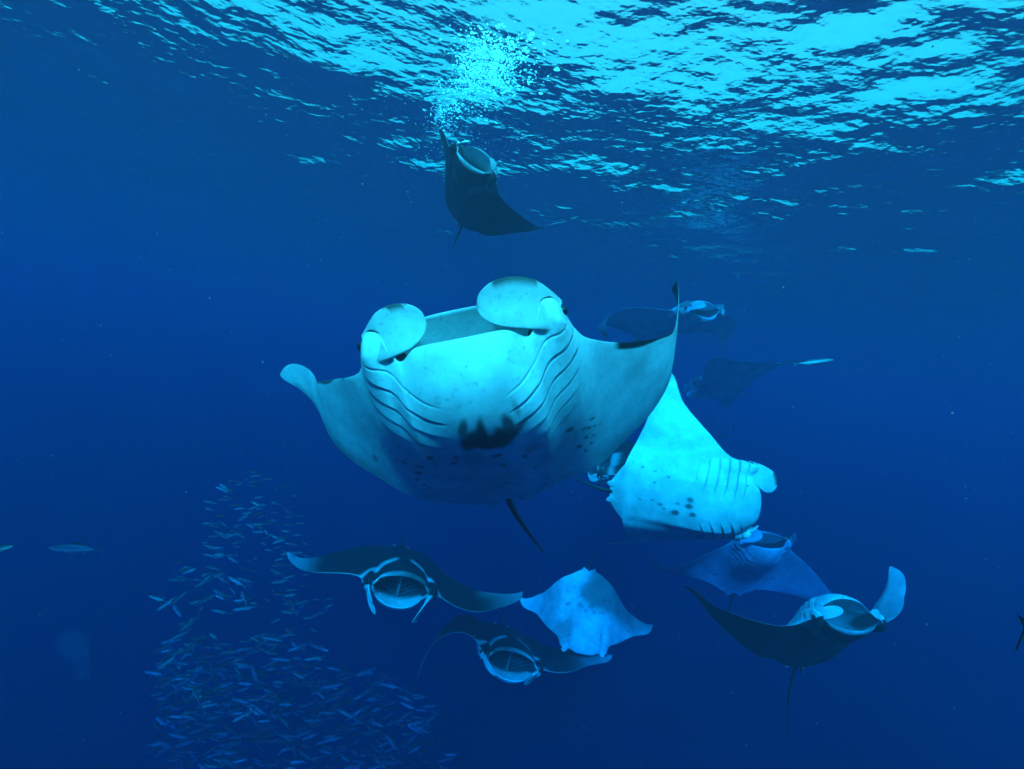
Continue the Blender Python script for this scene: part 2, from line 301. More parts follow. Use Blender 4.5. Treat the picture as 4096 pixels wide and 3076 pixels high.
SPOTS = {
  'hero': [(0.0397, 0.1519, 0.041, 0.0116, -1.28, 0.85), (0.0334, 0.0945, 0.0232, 0.051, -2.8, 1), (-0.0039, 0.1651, 0.0302, 0.0083, -1.46, 0.45), (0.0014, 0.112, 0.0635, 0.0152, -1.49, 1), (-0.0274, 0.0741, 0.042, 0.0435, -2.65, 1), (-0.0658, 0.1278, 0.0525, 0.0152, -1.71, 0.95), (-0.0479, 0.1, 0.0403, 0.0185, -1.87, 0.95), (-0.0739, 0.0828, 0.0163, 0.067, -2.5, 0.9), (-0.0903, 0.1778, 0.0336, 0.0084, -1.71, 0.5), (-0.0106, 0.0648, 0.0715, 0.024, -2.68, 0.95), (0.1474, 0.0128, 0.0081, 0.0124, -2.96, 0.85), (0.0834, 0.0076, 0.0095, 0.0132, -3.02, 0.75), (0.0953, -0.0272, 0.01, 0.0128, -2.7, 0.75), (0.0438, -0.0008, 0.0307, 0.0458, 3.12, 0.28), (-0.018, -0.0153, 0.0124, 0.017, -2.2, 0.9), (-0.0255, -0.1074, 0.0082, 0.0174, 2.94, 0.85), (-0.0869, -0.0844, 0.0093, 0.0189, 3.09, 0.85), (-0.1085, -0.2178, 0.0096, 0.0159, -3.01, 0.7), (0.2544, -0.1153, 0.0183, 0.0133, 3.09, 0.8), (0.2027, -0.1202, 0.0216, 0.0141, 2.33, 0.85), (0.2277, -0.1786, 0.0193, 0.0164, 2.84, 0.9), (0.1696, -0.1602, 0.0117, 0.0209, 2.45, 0.85), (0.2465, -0.2296, 0.009, 0.0128, -2.91, 0.8), (0.237, -0.2773, 0.0073, 0.0108, -2.76, 0.7), (0.2292, -0.304, 0.0084, 0.013, -2.61, 0.8), (-0.0089, -0.2964, 0.0111, 0.02, -2.49, 0.8), (-0.1347, -0.4171, 0.0056, 0.0136, -2.41, 0.9), (-0.2168, -0.0752, 0.0144, 0.0136, 3.1, 0.9), (-0.2981, -0.0749, 0.0149, 0.0091, -3.1, 0.8), (-0.2661, -0.108, 0.0114, 0.0098, -3.11, 0.7), (-0.2846, -0.1144, 0.0094, 0.0098, -3.14, 0.8), (-0.3074, -0.1194, 0.0101, 0.0077, -3.09, 0.7), (-0.3337, -0.1244, 0.0096, 0.0065, -3.09, 0.6), (-0.2728, -0.1632, 0.0095, 0.0101, 2.73, 0.75), (-0.2938, -0.2097, 0.0099, 0.0103, 2.8, 0.75), (-0.2492, -0.2051, 0.0103, 0.012, 2.64, 0.8), (-0.2707, -0.2465, 0.0091, 0.011, 2.77, 0.75), (-0.3034, -0.1708, 0.0094, 0.0082, 3.0, 0.7), (-0.1106, -0.0432, 0.0292, 0.0242, 2.49, 0.4), (0.2748, -0.1073, 0.0092, 0.0121, 2.93, 0.6), (0.4295, -0.1607, 0.0167, 0.0238, -2.84, 0.6)],
  'wingup': [(0.0491, -0.053, 0.024, 0.0228, 1.34, 0.8), (0.0055, -0.0577, 0.024, 0.0195, 1.21, 0.9), (-0.0583, -0.1244, 0.024, 0.0206, 1.15, 0.9), (-0.0481, -0.0346, 0.0184, 0.0166, 1.29, 0.85), (0.1739, -0.2412, 0.0098, 0.0061, 1.51, 0.7), (0.1133, -0.2435, 0.0109, 0.0079, 1.34, 0.7), (0.1891, -0.3126, 0.0101, 0.0067, 1.5, 0.7), (0.1558, -0.1663, 0.0113, 0.0074, 1.72, 0.7), (-0.0192, -0.3197, 0.013, 0.0091, 1.35, 0.7), (-0.0051, -0.2499, 0.0115, 0.0087, 1.31, 0.6), (-0.0243, -0.2072, 0.0164, 0.0106, 1.3, 0.8), (-0.0485, -0.1854, 0.0123, 0.0095, 1.31, 0.7), (0.0071, -0.1154, 0.0132, 0.0107, 1.3, 0.7)],
}

# ---------------------------------------------------------------- manta rays: materials and builder
def skin_material(name, rough=0.5):
    m, t, out = mat(name); N = t.nodes; L = t.links
    b = N.new('ShaderNodeBsdfPrincipled'); b.inputs['Roughness'].default_value = rough
    b.inputs['Specular IOR Level'].default_value = 0.22
    at = N.new('ShaderNodeVertexColor'); at.layer_name = 'Col'
    tc = N.new('ShaderNodeTexCoord')
    n1 = N.new('ShaderNodeTexNoise'); n1.inputs['Scale'].default_value = 9.0; n1.inputs['Detail'].default_value = 6.0; n1.inputs['Roughness'].default_value = 0.65
    L.new(tc.outputs['Object'], n1.inputs['Vector'])
    r1 = N.new('ShaderNodeMapRange'); r1.inputs['From Min'].default_value = 0.3; r1.inputs['From Max'].default_value = 0.7; r1.inputs['To Min'].default_value = 0.66; r1.inputs['To Max'].default_value = 1.08
    L.new(n1.outputs['Fac'], r1.inputs['Value'])
    n2 = N.new('ShaderNodeTexNoise'); n2.inputs['Scale'].default_value = 75.0; n2.inputs['Detail'].default_value = 2.0
    L.new(tc.outputs['Object'], n2.inputs['Vector'])
    r2 = N.new('ShaderNodeMapRange'); r2.inputs['From Min'].default_value = 0.60; r2.inputs['From Max'].default_value = 0.72; r2.inputs['To Min'].default_value = 1.0; r2.inputs['To Max'].default_value = 0.72
    L.new(n2.outputs['Fac'], r2.inputs['Value'])
    mu = N.new('ShaderNodeMath'); mu.operation = 'MULTIPLY'; L.new(r1.outputs[0], mu.inputs[0]); L.new(r2.outputs[0], mu.inputs[1])
    mx = N.new('ShaderNodeVectorMath'); mx.operation = 'SCALE'
    L.new(at.outputs['Color'], mx.inputs[0]); L.new(mu.outputs[0], mx.inputs['Scale'])
    L.new(mx.outputs['Vector'], b.inputs['Base Color'])
    bp = N.new('ShaderNodeBump'); bp.inputs['Strength'].default_value = 0.45; bp.inputs['Distance'].default_value = 0.006
    L.new(n1.outputs['Fac'], bp.inputs['Height']); L.new(bp.outputs['Normal'], b.inputs['Normal'])
    L.new(b.outputs[0], out.inputs['Surface'])
    return m
SKIN = skin_material('manta_skin')
def plain(name, c, rough=0.4, spec=0.3):
    m, t, out = mat(name); b = t.nodes.new('ShaderNodeBsdfPrincipled')
    tc = t.nodes.new('ShaderNodeTexCoord'); nz = t.nodes.new('ShaderNodeTexNoise'); nz.inputs['Scale'].default_value = 14.0; nz.inputs['Detail'].default_value = 4.0
    cr = t.nodes.new('ShaderNodeMix'); cr.data_type = 'RGBA'
    cr.inputs['A'].default_value = (c[0] * 0.75, c[1] * 0.75, c[2] * 0.75, 1); cr.inputs['B'].default_value = (min(1, c[0] * 1.2), min(1, c[1] * 1.2), min(1, c[2] * 1.2), 1)
    t.links.new(tc.outputs['Object'], nz.inputs['Vector']); t.links.new(nz.outputs['Fac'], cr.inputs['Factor']); t.links.new(cr.outputs['Result'], b.inputs['Base Color'])
    b.inputs['Roughness'].default_value = rough; b.inputs['Specular IOR Level'].default_value = spec
    t.links.new(b.outputs[0], out.inputs['Surface']); return m
EYE = plain('eye_black', (0.012, 0.012, 0.014), 0.12, 0.5)
WHITE, DARK = np.array([0.80, 0.82, 0.80]), np.array([0.013, 0.015, 0.018])

def set_colors(o, rgb):
    c = np.ones((len(rgb), 4)); c[:, :3] = rgb
    ca = o.data.color_attributes.new('Col', 'FLOAT_COLOR', 'POINT'); ca.data.foreach_set('color', c.ravel())
def lerp(a, b, t): return a + (b - a) * t[..., None]
def vnoise(x, y, seed, n=26, f0=6.0, f1=40.0):
    r = np.random.default_rng(seed); z = np.zeros_like(x)
    for _ in range(n):
        f = math.exp(r.uniform(math.log(f0), math.log(f1))); th = r.uniform(0, 6.283)
        z += np.sin(f * (x * math.cos(th) + y * math.sin(th)) + r.uniform(0, 6.283))
    return z / math.sqrt(n / 2)

def paint(X, Y, part, Cc, S, opt):
    a = np.abs(X); nz = vnoise(X, Y, opt['seed'])
    top = np.broadcast_to(part[None] == 0, X.shape); mouth = np.broadcast_to(part[None] == 1, X.shape); under = np.broadcast_to(part[None] == 2, X.shape)
    # back: near black (paler on far rays, the water's haze put into the colour), pale shoulder bars, white upper lip, greyer towards the wing tips
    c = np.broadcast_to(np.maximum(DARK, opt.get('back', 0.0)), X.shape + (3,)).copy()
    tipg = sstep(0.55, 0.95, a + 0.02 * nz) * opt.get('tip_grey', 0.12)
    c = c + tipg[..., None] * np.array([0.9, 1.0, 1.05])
    yb = 0.085 + 0.78 * np.clip(a - 0.045, 0, 1)
    bar = (1 - sstep(0.0, 0.012, (Y - yb - 0.030 - 0.004 * nz))) * sstep(-0.085, -0.015, Y - yb + 0.01 * nz) * sstep(0.03, 0.07, a) * (1 - sstep(0.30, 0.36, a))
    c = lerp(c, np.array([0.62, 0.64, 0.64]), np.clip(bar * opt.get('bars', 0.8), 0, 1))
    lip = (1 - sstep(0.010, 0.035, Cc + 0.006 * nz)) * (1 - sstep(0.185, 0.205, a)); c = np.where(top[..., None], lerp(c, WHITE * 0.8, lip * np.clip(0.62 + 0.22 * nz, 0.25, 0.9)), c)
    edge = (1 - sstep(0.010, 0.022, Cc)) * sstep(0.27, 0.31, a) * (1 - sstep(0.55, 0.75, a)); c = np.where(top[..., None], lerp(c, WHITE * 0.7, edge * 0.8), c)
    # belly: white, slits dark, grey margin along the rear edge, spots
    v = np.broadcast_to(WHITE, X.shape + (3,)).copy()
    v = lerp(v, np.array([0.10, 0.11, 0.13]), S * opt.get('slit', 0.75))
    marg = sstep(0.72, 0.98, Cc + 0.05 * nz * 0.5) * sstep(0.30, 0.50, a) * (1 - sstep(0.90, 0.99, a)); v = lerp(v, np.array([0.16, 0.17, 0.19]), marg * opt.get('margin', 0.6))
    v = v * (1 - 0.05 * np.abs(nz))[..., None]
    for (sx, sy, rx, ry, ang, k) in opt['spots']:
        ca, sa = math.cos(ang), math.sin(ang); dx, dy = X - sx, Y - sy
        d = np.sqrt(((dx * ca + dy * sa) / rx) ** 2 + ((-dx * sa + dy * ca) / ry) ** 2) + 0.10 * nz
        v = lerp(v, np.array([0.022, 0.024, 0.03]), (1 - sstep(0.45, 1.3, d)) * k * 0.92)
    for (sgn, a0, a1, cmax, k) in opt.get('edges', ()):
        mk = (X * sgn > a0) & (X * sgn < a1); blot = sstep(a0, a0 + 0.04, X * sgn + 0.01 * nz) * (1 - sstep(a1 - 0.05, a1, X * sgn)) * (1 - sstep(cmax * 0.6, cmax, Cc + 0.016 * nz)) * sstep(-1.1, -0.5, nz)
        v = np.where(mk[..., None], lerp(v, np.array([0.02, 0.022, 0.028]), blot * k), v)
    # inside of the mouth: white lips and palate, dark gill openings at the back
    T = Cc; w = np.clip(1 - np.abs(T - 0.52) / 0.40, 0, 1); dk = sstep(0.0, 0.30, w) * opt.get('throat_dark', 0.95)
    if opt.get('palate'): dk = sstep(0.0, 0.035, T - (0.31 - 0.18 * np.clip(a / 0.16, 0, 1) ** 2)) * (1 - sstep(0.78, 0.86, T)) * sstep(0.035, 0.075, a + 0.004 * nz) + 0.45 * np.exp(-((T - 0.17 - 0.010 * nz) / 0.010) ** 2)
    mm = lerp(np.broadcast_to(WHITE * 0.95, X.shape + (3,)), np.array([0.03, 0.034, 0.042]), dk)
    mout = np.where((a < 0.20)[..., None], mm, v)
    c = np.where(mouth[..., None], mout, c); c = np.where(under[..., None], v, c)
    return c

def ribbon(path, wdir, width, thick, cup=0.0):
    """a rounded blade lofted along a path: cross sections are flat ellipses"""
    n = len(path); k = 14; tan = np.gradient(path, axis=0); tan /= np.linalg.norm(tan, axis=1)[:, None]
    W = wdir - tan * np.sum(wdir * tan, 1)[:, None]; W /= np.linalg.norm(W, axis=1)[:, None]; Nn = np.cross(tan, W)
    th = np.linspace(0, 2 * np.pi, k, endpoint=False)
    V = path[:, None] + W[:, None] * (width[:, None, None] * np.cos(th)[None, :, None]) + Nn[:, None] * (thick[:, None, None] * np.sin(th)[None, :, None] + cup * width[:, None, None] * np.cos(th)[None, :, None] ** 2)
    V = V.reshape(-1, 3); F = []
    for i in range(n - 1):
        for j in range(k):
            F.append((i * k + j, i * k + (j + 1) % k, (i + 1) * k + (j + 1) % k, (i + 1) * k + j))
    F.append(tuple(range(k))); F.append(tuple((n - 1) * k + j for j in range(k)))
    return V, F

def cephalic_fin(side, q, P):
    """q: length, half width, yaw in at root and tip, pitch at root and tip, roll of the blade (radians)"""
    n = 26; s = np.linspace(0, 1, n)
    yaw = q[2] + (q[3] - q[2]) * s; pit = q[4] + (q[5] - q[4]) * s
    d = np.stack([-side * np.sin(yaw) * np.cos(pit), np.cos(yaw) * np.cos(pit), np.sin(pit)], -1)
    root = np.array([side * 0.216, 0.318, -0.004])
    path = root + np.concatenate([np.zeros((1, 3)), np.cumsum((d[1:] + d[:-1]) / 2, 0)]) * (q[0] / (n - 1))
    up = np.array([0, 0, 1.0]); lat = np.cross(d, up); lat /= np.linalg.norm(lat, axis=1)[:, None] + 1e-9; upn = np.cross(lat, d)
    wd = upn * math.cos(q[6]) + lat * math.sin(q[6]) * side
    width = q[1] * (0.92 + 0.20 * np.sin(np.pi * np.clip(s * 0.95, 0, 1)) ** 0.8) * np.sqrt(np.clip(1 - np.clip((s - 0.45) / 0.551, 0, 1) ** 2.6, 0, 1))
    width = np.maximum(width, 0.002); thick = (0.009 + 0.016 * (1 - s) ** 3) * (1 - 0.5 * s) * np.clip(width / q[1] * 1.6, 0.12, 1)
    return ribbon(path, wd, width, thick, 0.28 * side)

def tube(pts, rad, k=8):
    pts = np.asarray(pts, float); n = len(pts); tan = np.gradient(pts, axis=0); tan /= np.linalg.norm(tan, axis=1)[:, None]
    ref = np.array([0.31, 0.22, 0.92]); A = np.cross(tan, ref); A /= np.linalg.norm(A, axis=1)[:, None]; B = np.cross(tan, A)
    th = np.linspace(0, 2 * np.pi, k, endpoint=False)
    V = pts[:, None] + A[:, None] * (np.asarray(rad)[:, None, None] * np.cos(th)[None, :, None]) + B[:, None] * (np.asarray(rad)[:, None, None] * np.sin(th)[None, :, None])
    F = [(i * k + j, i * k + (j + 1) % k, (i + 1) * k + (j + 1) % k, (i + 1) * k + j) for i in range(n - 1) for j in range(k)]
    F.append(tuple(range(k))); F.append(tuple((n - 1) * k + j for j in range(k)))
    return V.reshape(-1, 3), F
def ball(c, r, nu=14, nv=9, sc=(1, 1, 1)):
    u = np.linspace(0, 2 * np.pi, nu, endpoint=False); v = np.linspace(0, np.pi, nv)
    U, Vv = np.meshgrid(u, v, indexing='ij')
    p = np.stack([np.cos(U) * np.sin(Vv) * sc[0], np.sin(U) * np.sin(Vv) * sc[1], np.cos(Vv) * sc[2]], -1).reshape(-1, 3) * r + np.asarray(c)
    return p, grid_faces(nu, nv, True)

def manta_ray(pose, label, opt):
    P = dict(BASE); P.update(pose['P'])
    root = bpy.data.objects.new('manta_ray', None); col.objects.link(root); root.empty_display_size = 0.2
    R = np.array(pose['M']); S = pose['S']; C = pose['C']
    root.matrix_world = Matrix([[R[i][0] * S, R[i][1] * S, R[i][2] * S, C[i]] for i in range(3)] + [[0, 0, 0, 1]])
    root['label'] = label; root['category'] = 'manta ray'; root['group'] = 'feeding manta rays'
    X, Y, Z, part, Cc, Sl = manta_grid(P, *opt['res'], opt.get('relief', 0.013))
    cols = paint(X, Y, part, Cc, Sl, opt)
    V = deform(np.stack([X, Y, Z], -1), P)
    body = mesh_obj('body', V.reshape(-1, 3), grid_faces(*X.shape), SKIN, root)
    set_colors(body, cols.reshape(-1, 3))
    for side, q in ((1, opt['fin_r']), (-1, opt['fin_l'])):
        if q is None: continue
        v, f = cephalic_fin(side, q, P)
        fo = mesh_obj('cephalic_fin', deform(v, P), f, SKIN, root)
        n = len(v); st = (np.arange(n) // 14) / (n // 14 - 1)
        blot = vnoise(v[:, 1] * 3, v[:, 2] * 3, opt['seed'] + 3 + side)
        out_ = np.broadcast_to(WHITE * opt.get('fin_tone', 0.8), (n, 3)).copy()
        dark_out = opt.get('fin_dark', 0.0)
        rim = (np.arange(n) % 14 < 2) | (np.arange(n) % 14 > 12)
        k = np.where(rim & (blot > 0.2) & (st < 0.8), 0.9, 0.0) * opt.get('rim', 1.0)
        out_ = lerp(out_, DARK, np.clip(k + dark_out * ((np.arange(n) % 14) > 7), 0, 1))
        set_colors(fo, out_)
    for side in (1, -1):
        e = ball(deform(np.array([[side * 0.2420, 0.338, -0.010]]), P)[0], 0.0150)
        eye = mesh_obj('eye', e[0], e[1], EYE, root)
    # whip tail
    b0 = deform(np.array([[0.0, -0.485, 0.004]]), P)[0]; b1 = deform(np.array([[0.0, -0.60, 0.004]]), P)[0]
    tip = np.array(pose['tail']) if 'tail' in pose else b0 + (b1 - b0) / np.linalg.norm(b1 - b0) * 0.62 + np.array([0.03, 0, -0.03])
    ctl = b0 + (b1 - b0) / np.linalg.norm(b1 - b0) * np.linalg.norm(tip - b0) * 0.42
    s = np.linspace(0, 1, 24)[:, None]
    pts = (1 - s) ** 2 * b0 + 2 * s * (1 - s) * ctl + s * s * tip
    v, f = tube(pts, 0.0115 * (1 - s[:, 0]) ** 0.8 + 0.0028)
    to = mesh_obj('tail', v, f, SKIN, root); set_colors(to, np.broadcast_to(DARK * 1.3, (len(v), 3)))
    # small fin at the root of the tail and the two pelvic lobes
    s = np.linspace(0, 1, 8)
    path = np.stack([s * 0, -0.425 - 0.055 * s ** 1.3, 0.026 + 0.052 * s], -1)
    v, f = ribbon(path, np.broadcast_to(np.array([0, 1.0, 0.15]), (8, 3)), 0.032 * (1 - 0.85 * s), 0.006 * (1 - 0.8 * s))
    d_ = mesh_obj('dorsal_fin', deform(v, P), f, SKIN, root); set_colors(d_, np.broadcast_to(DARK, (len(v), 3)))
    for side in (1, -1):
        path = np.stack([side * (0.045 + 0.02 * s), -0.455 - 0.065 * s, -0.004 - 0 * s], -1)
        v, f = ribbon(path, np.broadcast_to(np.array([1.0, 0.2 * side, 0]), (8, 3)), 0.024 * np.sqrt(np.clip(1.02 - s ** 3, 0, 1)), 0.006 * (1 - 0.7 * s))
        p_ = mesh_obj('pelvic_fin', deform(v, P), f, SKIN, root); set_colors(p_, np.broadcast_to(WHITE * 0.8, (len(v), 3)))
    if opt.get('rakers'):
        post = np.array([[0, 0.20, z] for z in np.linspace(-0.105, 0.072, 8)])
        v, f = tube(post, np.full(8, 0.010)); g = mesh_obj('gill_arch', deform(v, P), f, SKIN, root); set_colors(g, np.broadcast_to(WHITE * 0.2, (len(v), 3)))
        for side in (1, -1):
            for i in range(5):
                z0 = -0.10 + 0.028 * i; z1 = z0 + 0.105
                ss = np.linspace(0, 1, 7)
                zz = z0 + (z1 - z0) * ss; lim = 0.165 * np.sqrt(max(0.05, 1 - (z1 / 0.115) ** 2)) if abs(z1) < 0.112 else 0.04
                pts = np.stack([side * (0.006 + lim * ss), 0.200 + 0.05 * ss ** 2, zz], -1)
                v, f = tube(pts, np.full(7, 0.0030), 6); g = mesh_obj('gill_raker', deform(v, P), f, SKIN, root); set_colors(g, np.broadcast_to(WHITE * 0.13, (len(v), 3)))
    return root

# ---------------------------------------------------------------- the eleven manta rays
def random_spots(seed, n, k=0.7, small=True):
    r = np.random.default_rng(seed); out = []
    for _ in range(n):
        x = r.normal(0, 0.24); y = r.uniform(-0.36, 0.02)
        s = r.uniform(0.006, 0.016)
        out.append((x, y, s * r.uniform(1, 1.8), s, r.uniform(-0.5, 0.5), k * r.uniform(0.6, 1)))
    return out
LOW = (112, 40, 30, 120)
STD = dict(res=LOW, seed=1, spots=[], fin_r=(.20, .045, .15, .75, -.1, -.3, 0), fin_l=(.20, .045, .15, .75, -.1, -.3, 0))
def opt(**k):
    d = dict(STD); d.update(k); return d
OPTS = dict(
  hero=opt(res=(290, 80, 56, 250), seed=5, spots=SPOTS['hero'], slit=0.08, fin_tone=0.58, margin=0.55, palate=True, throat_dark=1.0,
           relief=0.0045, fin_r=(.150, .062, .85, 1.70, .10, .10, 0.75), fin_l=(.185, .064, .85, 1.70, .10, .10, 0.75),
           edges=((-1, 0.34, 0.37, 0.030, 0.9), (-1, 0.41, 0.86, 0.060, 1.0), (1, 0.40, 0.72, 0.040, 0.85))),
  wingup=opt(res=(170, 50, 34, 190), seed=9, spots=SPOTS['wingup'] + [(x_, y_, .011, .008, 0, .8) for x_, y_ in ((-.20, .20), (-.22, .14), (-.22, .08), (-.21, .03), (-.2, -.02))], slit=0.7, margin=0.3, relief=0.009,
           fin_r=(.185, .066, .35, 1.65, -.05, -.25, 1.15), fin_l=(.09, .034, .4, 1.1, -.15, -.35, 0.6)),
  top=opt(seed=12, bars=0.15, spots=[], fin_r=(.15, .030, .4, 1.2, -.2, -.5, 0), fin_l=(.15, .030, .4, 1.2, -.2, -.5, 0), throat_dark=0.8),
  mouthleft=opt(res=(150, 60, 40, 110), seed=15, bars=0.95, tip_grey=0.30, rakers=True, fin_dark=0.6, fin_r=(.24, .030, .15, .75, -.35, -.75, .25), fin_l=(.26, .034, .20, .95, -.35, -.95, .25)),
  mouthmid=opt(res=(150, 60, 40, 110), seed=17, bars=0.95, tip_grey=0.28, rakers=True, fin_dark=0.6, fin_r=(.17, .026, .5, 1.3, -.4, -.8, .3), fin_l=(.18, .028, .5, 1.3, -.4, -.8, .3)),
  bellyup=opt(seed=21, spots=random_spots(4, 46, 0.55) + [(-.06, -.10, .035, .020, .3, .35), (.05, -.12, .045, .026, -.2, .4)], slit=0.35, margin=0.15, relief=0.008, fin_r=None, fin_l=None),
  dimright=opt(seed=23, spots=random_spots(6, 14), slit=0.5, fin_r=(.19, .055, .5, 1.3, 0, -.1, 0), fin_l=(.15, .030, -.1, .2, 0, .2, 0)),
  lowright=opt(res=(150, 50, 40, 120), seed=25, bars=0.1, tip_grey=0.02, spots=[], fin_r=(.17, .034, .4, 1.3, -.1, -.2, 0), fin_l=(.17, .034, .4, 1.3, -.1, -.2, 0), throat_dark=0.8),
  farright=opt(res=(80, 30, 24, 90), seed=27, back=0.16, spots=random_spots(8, 12), slit=0.9),  # lifted back colour stands for the haze of distance
  upright=opt(seed=29, back=0.16, spots=random_spots(9, 10), slit=0.5, fin_r=(.16, .03, .2, .6, 0, -.2, 0), fin_l=(.19, .055, .5, 1.2, -.2, -.4, 0)),  # back painted paler too, so it sinks into the hazy water
  darkback=opt(res=(90, 44, 26, 70), seed=31, bars=0.5, fin_r=(.13, .03, .3, .8, -.2, -.4, 0), fin_l=(.13, .03, .3, .8, -.2, -.4, 0)),
)
LABELS = dict(
  hero='largest manta ray, in the middle, white belly with black marks and wide open mouth',
  wingup='white bellied manta ray heading right with one wing raised straight up beside the largest',
  top='topmost manta ray, dark, touching the bright rippled surface above the largest ray',
  mouthleft='manta ray beside the fish school with round open mouth under a pale shoulder bar',
  mouthmid='lowest manta ray, dark with open mouth, one wing drooping in a long thin hook',
  bellyup='bright speckled manta ray turned belly up, tail pointing up, below the largest ray',
  dimright='dim manta ray with lit head, right below the ray with the raised wing',
  lowright='manta ray at lower right, black back, bright white head and upturned wing tip',
  farright='faintest manta ray at far right, pale blue belly and long thin tail pointing right',
  upright='distant manta ray just behind the right wing tip of the largest ray',
  darkback='black backed manta ray half hidden between the largest ray and the raised wing',
)
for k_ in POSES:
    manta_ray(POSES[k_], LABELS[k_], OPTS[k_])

# ---------------------------------------------------------------- fish
def fish_mesh(name, bend=0.0, deep=1.0):
    """slender schooling fish, one unit long, head towards +x"""
    n, k = 15, 10
    t = np.linspace(0, 1, n)
    h = 0.104 * deep * np.sin(np.pi * np.clip(t * 0.93 + 0.035, 0, 1)) ** 0.75 * (1 - 0.42 * t) + 0.006
    w = 0.062 * np.sin(np.pi * np.clip(t * 0.94 + 0.03, 0, 1)) ** 0.8 * (1 - 0.5 * t) + 0.004
    xs = 0.5 - 0.84 * t; lat = bend * (t - 0.25) ** 2 * np.sign(t - 0.25)
    th = np.linspace(0, 2 * np.pi, k, endpoint=False)
    V = np.stack([np.repeat(xs, k), (lat[:, None] + w[:, None] * np.sin(th)).ravel(), (h[:, None] * np.cos(th)).ravel()], -1)
    C = np.where((np.cos(th) > 0.55)[None, :], 0.03, np.where((np.cos(th) > 0.1)[None, :], 0.11, 0.34)) * np.ones((n, 1)); C = C.ravel()
    F = [(i * k + j, i * k + (j + 1) % k, (i + 1) * k + (j + 1) % k, (i + 1) * k + j) for i in range(n - 1) for j in range(k)] + [tuple(range(k)), tuple((n - 1) * k + j for j in range(k))]
    V = list(map(tuple, V)); C = list(C)
    def fin(pts, thick, c):
        b = len(V)
        for s in (1, -1):
            for p in pts: V.append((p[0], p[1] + s * thick, p[2])); C.append(c)
        m = len(pts); F.append(tuple(range(b, b + m))); F.append(tuple(range(b + 2 * m - 1, b + m - 1, -1)))
        for i in range(m): F.append((b + i, b + (i + 1) % m, b + m + (i + 1) % m, b + m + i))
    l1 = bend * 0.72 ** 2 * 0.8; l2 = bend * 0.95
    fin([(-0.31, l1, 0.0), (-0.37, l1, 0.02), (-0.50, l2, 0.115 * deep), (-0.42, l2 * .9, 0.0), (-0.50, l2, -0.115 * deep), (-0.37, l1, -0.02)], 0.003, 0.12)
    fin([(0.12, 0, 0.095 * deep), (0.02, 0, 0.135 * deep), (-0.22, l1 * .4, 0.055 * deep), (-0.15, 0, 0.04)], 0.003, 0.08)
    fin([(-0.02, 0, -0.085 * deep), (-0.08, 0, -0.125 * deep), (-0.24, l1 * .4, -0.05 * deep), (-0.12, 0, -0.04)], 0.003, 0.2)
    fin([(0.24, 0.05, -0.02), (0.12, 0.085, -0.065), (0.10, 0.075, -0.03)], 0.002, 0.15)
    me = bpy.data.meshes.new(name); me.from_pydata(V, [], F); me.polygons.foreach_set('use_smooth', np.ones(len(F), bool)); me.materials.append(SILVER)
    c = np.ones((len(V), 4)); c[:, :3] = np.array(C)[:, None] * np.array([0.92, 0.97, 1.0])
    ca = me.color_attributes.new('Col', 'FLOAT_COLOR', 'POINT'); ca.data.foreach_set('color', c.ravel()); me.update()
    return me
m, t_, out = mat('fish_silver'); b_ = t_.nodes.new('ShaderNodeBsdfPrincipled')
at_ = t_.nodes.new('ShaderNodeVertexColor'); at_.layer_name = 'Col'; t_.links.new(at_.outputs[0], b_.inputs['Base Color'])
nz_ = t_.nodes.new('ShaderNodeTexNoise'); nz_.inputs['Scale'].default_value = 40.0; bp_ = t_.nodes.new('ShaderNodeBump'); bp_.inputs['Strength'].default_value = 0.2
t_.links.new(nz_.outputs['Fac'], bp_.inputs['Height']); t_.links.new(bp_.outputs['Normal'], b_.inputs['Normal'])
b_.inputs['Roughness'].default_value = 0.38; b_.inputs['Metallic'].default_value = 0.15; t_.links.new(b_.outputs[0], out.inputs['Surface']); SILVER = m
FISH = [fish_mesh('fish', b, d) for b, d in ((0.0, 1.0), (0.14, 1.05), (-0.14, 0.95), (0.24, 1.1), (-0.22, 1.0))]
def at(px, py, dist):
    """world point that the photograph shows at a pixel, at a given distance"""
    return ray(px, py) * dist
def heading_matrix(loc, hx, hy, hz, roll, L):
    """fish pointing along (right, up, toward the viewer) seen from where the diver floats"""
    x = RT * hx + UP * hy - FWD * hz; x /= np.linalg.norm(x)
    z = np.array([0, 0, 1.0]); z = z - x * (z @ x); z /= np.linalg.norm(z); y = np.cross(z, x)
    c, s = math.cos(roll), math.sin(roll); z2 = z * c + y * s; y2 = np.cross(z2, x)
    return Matrix([[x[i] * L, y2[i] * L, z2[i] * L, loc[i]] for i in range(3)] + [[0, 0, 0, 1]])
def fish(loc, head, roll, L, label, group, variant):
    o = bpy.data.objects.new('fish', FISH[variant]); col.objects.link(o)
    o.matrix_world = heading_matrix(loc, *head, roll, L)
    o['label'] = label; o['category'] = 'fish'
    if group: o['group'] = group
    return o
fr = np.random.default_rng(42)
def inside_school(px, py):
    """outline of the school in the photograph: a column that leans left and spreads out below"""
    lft = np.interp(py, [1860, 1950, 2100, 2250, 2400, 2600, 2800, 3000, 3076], [930, 860, 770, 690, 620, 640, 640, 620, 640])
    rgt = np.interp(py, [1860, 1950, 2100, 2250, 2400, 2600, 2800, 3000, 3076], [1000, 1180, 1220, 1230, 1330, 1260, 1360, 1420, 1400])
    return lft < px < rgt
